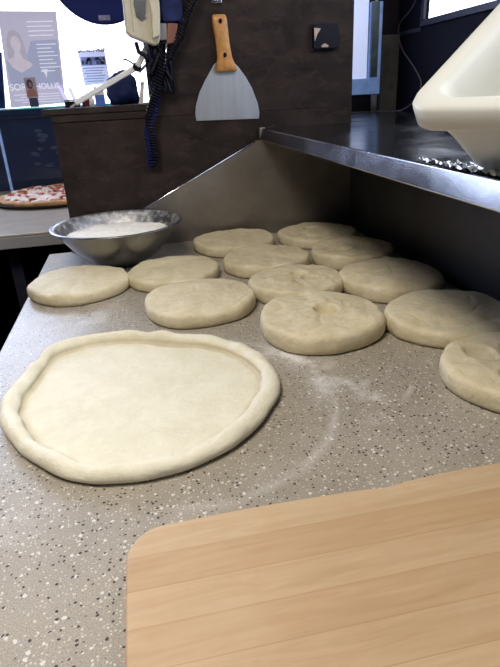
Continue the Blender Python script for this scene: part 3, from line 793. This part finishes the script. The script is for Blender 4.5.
obj('cover', prism([(-.09, 0), (.055, 0), (.090, .235), (-.09, .235)], 'y', -.012, .012), M['navy_cloth'], nb, bevel=.002)
fy = thing('window_flyer', 'small printed flyer headed SAT ACT PREP taped to the window', 'flyer', (-.151, YB+.030, 1.392))
s_ = 1.075
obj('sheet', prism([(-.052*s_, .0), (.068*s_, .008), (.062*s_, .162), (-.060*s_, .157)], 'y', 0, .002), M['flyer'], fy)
text('lettering', 'SAT\u00b7ACT\u00b7PREP', .0215, (.002, -.0008, .158), M['ink'], fy, .0004, .0009)
bm = bmesh.new(); rr_ = random.Random(5)
for i in range(2):
    for k in range(9):
        x = -.052+i*.064+rr_.uniform(.004, .046); z = rr_.uniform(.098, .122)
        box(bm, x-.006, x+.006, -.0016, -.0010, z-.006, z+.006)
obj('photo_blocks', bm, M['ink'], fy)
obj('photo_strip', B(-.054, .064, -.0009, -.0002, .092, .130), M['inkmid'], fy)
obj('text_lines', Bs([(-.05+.01*(k % 2), .055-.008*(k % 3), -.0009, -.0002, .078-.012*k, .0815-.012*k) for k in range(6)]), M['inkmid'], fy)
# papers standing by the poster
for i, (x, ln, lab) in enumerate(((-.296, .030, 'thin white card leaning right beside the poster foot'), (-.262, .018, 'second thin white card fanned out nearest the arm tip'))):
    o = obj('leaflet', prism([(-.010, 0), (.012, 0), (.004-ln, .085-.01*i), (-.012-ln, .088-.01*i)], 'y', 0, .0015), M['poster_l'], loc=(x+.02, 2.90+.012*i, zt+.001))
    tag(o, lab, 'leaflet', 'leaflets beside the poster')

# ------------------------------------------------------------------ objects on / behind the shelf
po = obj('metal_post', tube([(1.025, 2.35, z1+.0005), (1.025, 2.35, 1.288)], .013, 16), M['counter_edge'], smooth=True); tag(po, 'short grey metal post on the shelf under the pale blue window frame', 'post')
cb = tube(catmull([(1.128, 2.19, 1.66), (1.128, 2.232, 1.614), (1.128, 2.269, 1.586), (1.128, 2.355, 1.551), (1.128, 2.362, 1.511), (1.128, 2.318, 1.45), (1.128, 2.203, 1.378), (1.126, 2.136, 1.319), (1.120, 2.167, 1.262), (1.10, 2.25, 1.2235), (1.03, 2.31, 1.2225), (.90, 2.33, 1.2225), (.78, 2.33, 1.2225)], 8), .0028, 8)
cbo = obj('loose_cable', cb, M['cable'], smooth=True); tag(cbo, 'thin grey cable looping down the dark wall onto the shelf', 'cable')

# cream tub tilted on the shelf edge
def tub():
    A = Vector((.303, .612, 1.297))                    # rim corner nearest the middle of the view
    a = Vector((math.cos(R(-63)), math.sin(R(-63)), 0))  # along the front rim
    h = Vector((math.cos(R(27)), math.sin(R(27)), 0))
    tl = R(31.5)
    b = (h*math.cos(tl)+Vector((0, 0, 1))*math.sin(tl))   # along the side rim
    d = (h*math.sin(tl)-Vector((0, 0, 1))*math.cos(tl))   # into the tub
    LA, LB, D = .52, .38, .1158
    m = Matrix((a, b, -d)).transposed().to_4x4()
    m.translation = A
    bm = bmesh.new()
    def loop(inset, depth, r, n=8):
        P = rounded(inset, LA-inset, inset, LB-inset, max(r, .004), n)
        return [bm.verts.new((x, y, -depth)) for x, y in P]
    loops = [loop(.010, .031, .034), loop(.001, .031, .031), loop(-.003, .026, .033), loop(-.003, .005, .033), loop(0.001, .000, .030), loop(.016, .000, .040), loop(.021, .004, .036),
             loop(.026, .012, .034), loop(.034, .05, .034), loop(.044, D-.014, .034), loop(.056, D-.004, .03), loop(.09, D-.003, .02)]
    for p, q in zip(loops, loops[1:]):
        k = len(p)
        for i in range(k): bm.faces.new((p[i], p[(i+1) % k], q[(i+1) % k], q[i]))
    bm.faces.new(loops[-1])
    # outer skin
    outs = [loops[0], loop(.011, .033, .034), loop(.019, .055, .034), loop(.032, D-.012, .034), loop(.044, D, .03)]
    for p, q in zip(outs, outs[1:]):
        k = len(p)
        for i in range(k): bm.faces.new((q[i], q[(i+1) % k], p[(i+1) % k], p[i]))
    bm.faces.new(outs[-1])
    root = bpy.data.objects.new('plastic_tub', None); C.objects.link(root)
    root.matrix_world = m
    tag(root, 'cream plastic tub tipped forward on the right end of the shelf', 'tub')
    o = obj('tub_body', bm, M['plastic'], root, smooth=True)
    lows = min(((m@v.co).z for v in o.data.vertices))
    root.location.z += 0
    print('TUB LOW', lows, [tuple(round(c, 3) for c in m@Vector(p)) for p in ((.05, LB-.05, -D), (LA-.05, LB-.05, -D))])
    return root
tub()
# support carton behind the tub (just out of the picture)
sc_ = thing('folded_towel', 'cream folded cloth propping up the back of the plastic tub', 'cloth', (.735, .606, z1+.0005), R(27))

for k in range(5):
    obj('fold', prism(rounded(-.07, .07, -.12, .12, .02, 4), 'z', k*.026, k*.026+.025), M['plastic'], sc_, bevel=.008)

# crumpled foil along the shelf edge
bm = bmesh.new(); nx, ny = 14, 70; grid = []
for j in range(ny):
    row = []
    for i in range(nx):
        t = j/(ny-1); u = i/(nx-1)
        wd = .052*(.35+.65*math.sin(math.pi*min(1, t*1.1+.03)))
        x = sx0+.006+u*wd+.004*noise.noise(Vector((t*12, u*4, 0)))
        y = .40+t*.33
        z = z1+.0008+.0085*abs(noise.noise(Vector((x*85, y*85, 0))))+.004*abs(noise.noise(Vector((x*200, y*200, 2))))
        row.append(bm.verts.new((x, y, z)))
    grid.append(row)
for j in range(ny-1):
    for i in range(nx-1): bm.faces.new((grid[j][i], grid[j][i+1], grid[j+1][i+1], grid[j+1][i]))
fo_ = obj('foil_strip', bm, M['foil'], None); tag(fo_, 'crumpled silver foil strip along the shelf edge under the tub', 'foil')

# ------------------------------------------------------------------ lights
def area(name, loc, target, sx, sy, power, col):
    ld = bpy.data.lights.new(name, 'AREA'); ld.shape = 'RECTANGLE'; ld.size = sx; ld.size_y = sy; ld.energy = power; ld.color = col
    o = bpy.data.objects.new(name, ld); C.objects.link(o); o.location = loc
    o.rotation_euler = (Vector(target)-Vector(loc)).to_track_quat('-Z', 'Y').to_euler(); return o
area('ceiling_light', (-.34, .26, 2.4), (-.05, .6, .9), .6, .6, 26, (1., .93, .83))
area('window_light', (-1.3, YB-.03, 1.85), (-1.0, 0, 1.0), 2.4, .9, 48, (.56, .68, 1.))
area('side_window_light', (XR-.03, .5, 1.95), (0, .5, 1.3), 2.0, .5, 5, (.75, .83, 1.))
w = bpy.data.worlds.new('world'); SC.world = w; w.use_nodes = True
w.node_tree.nodes['Background'].inputs[0].default_value = (.8, .88, 1, 1); w.node_tree.nodes['Background'].inputs[1].default_value = .6

# ------------------------------------------------------------------ camera
cam = bpy.data.cameras.new('camera'); co = bpy.data.objects.new('camera', cam); C.objects.link(co)
yaw, pitch, roll = R(10.5), R(24), R(3)
hx, hy = math.sin(yaw), math.cos(yaw)
fw = Vector((hx*math.cos(pitch), hy*math.cos(pitch), -math.sin(pitch)))
up0 = Vector((hx*math.sin(pitch), hy*math.sin(pitch), math.cos(pitch))); rt0 = Vector((hy, -hx, 0))
rt = rt0*math.cos(roll)-up0*math.sin(roll); up = rt0*math.sin(roll)+up0*math.cos(roll)
mw = Matrix((rt, up, -fw)).transposed().to_4x4(); mw.translation = (0, 0, 1.32)
co.matrix_world = mw
cam.sensor_fit = 'VERTICAL'; cam.sensor_height = 24; cam.lens = 540/667*24; cam.clip_start = .02
SC.camera = co
SC.view_settings.view_transform = 'Standard'; SC.view_settings.exposure = 0.
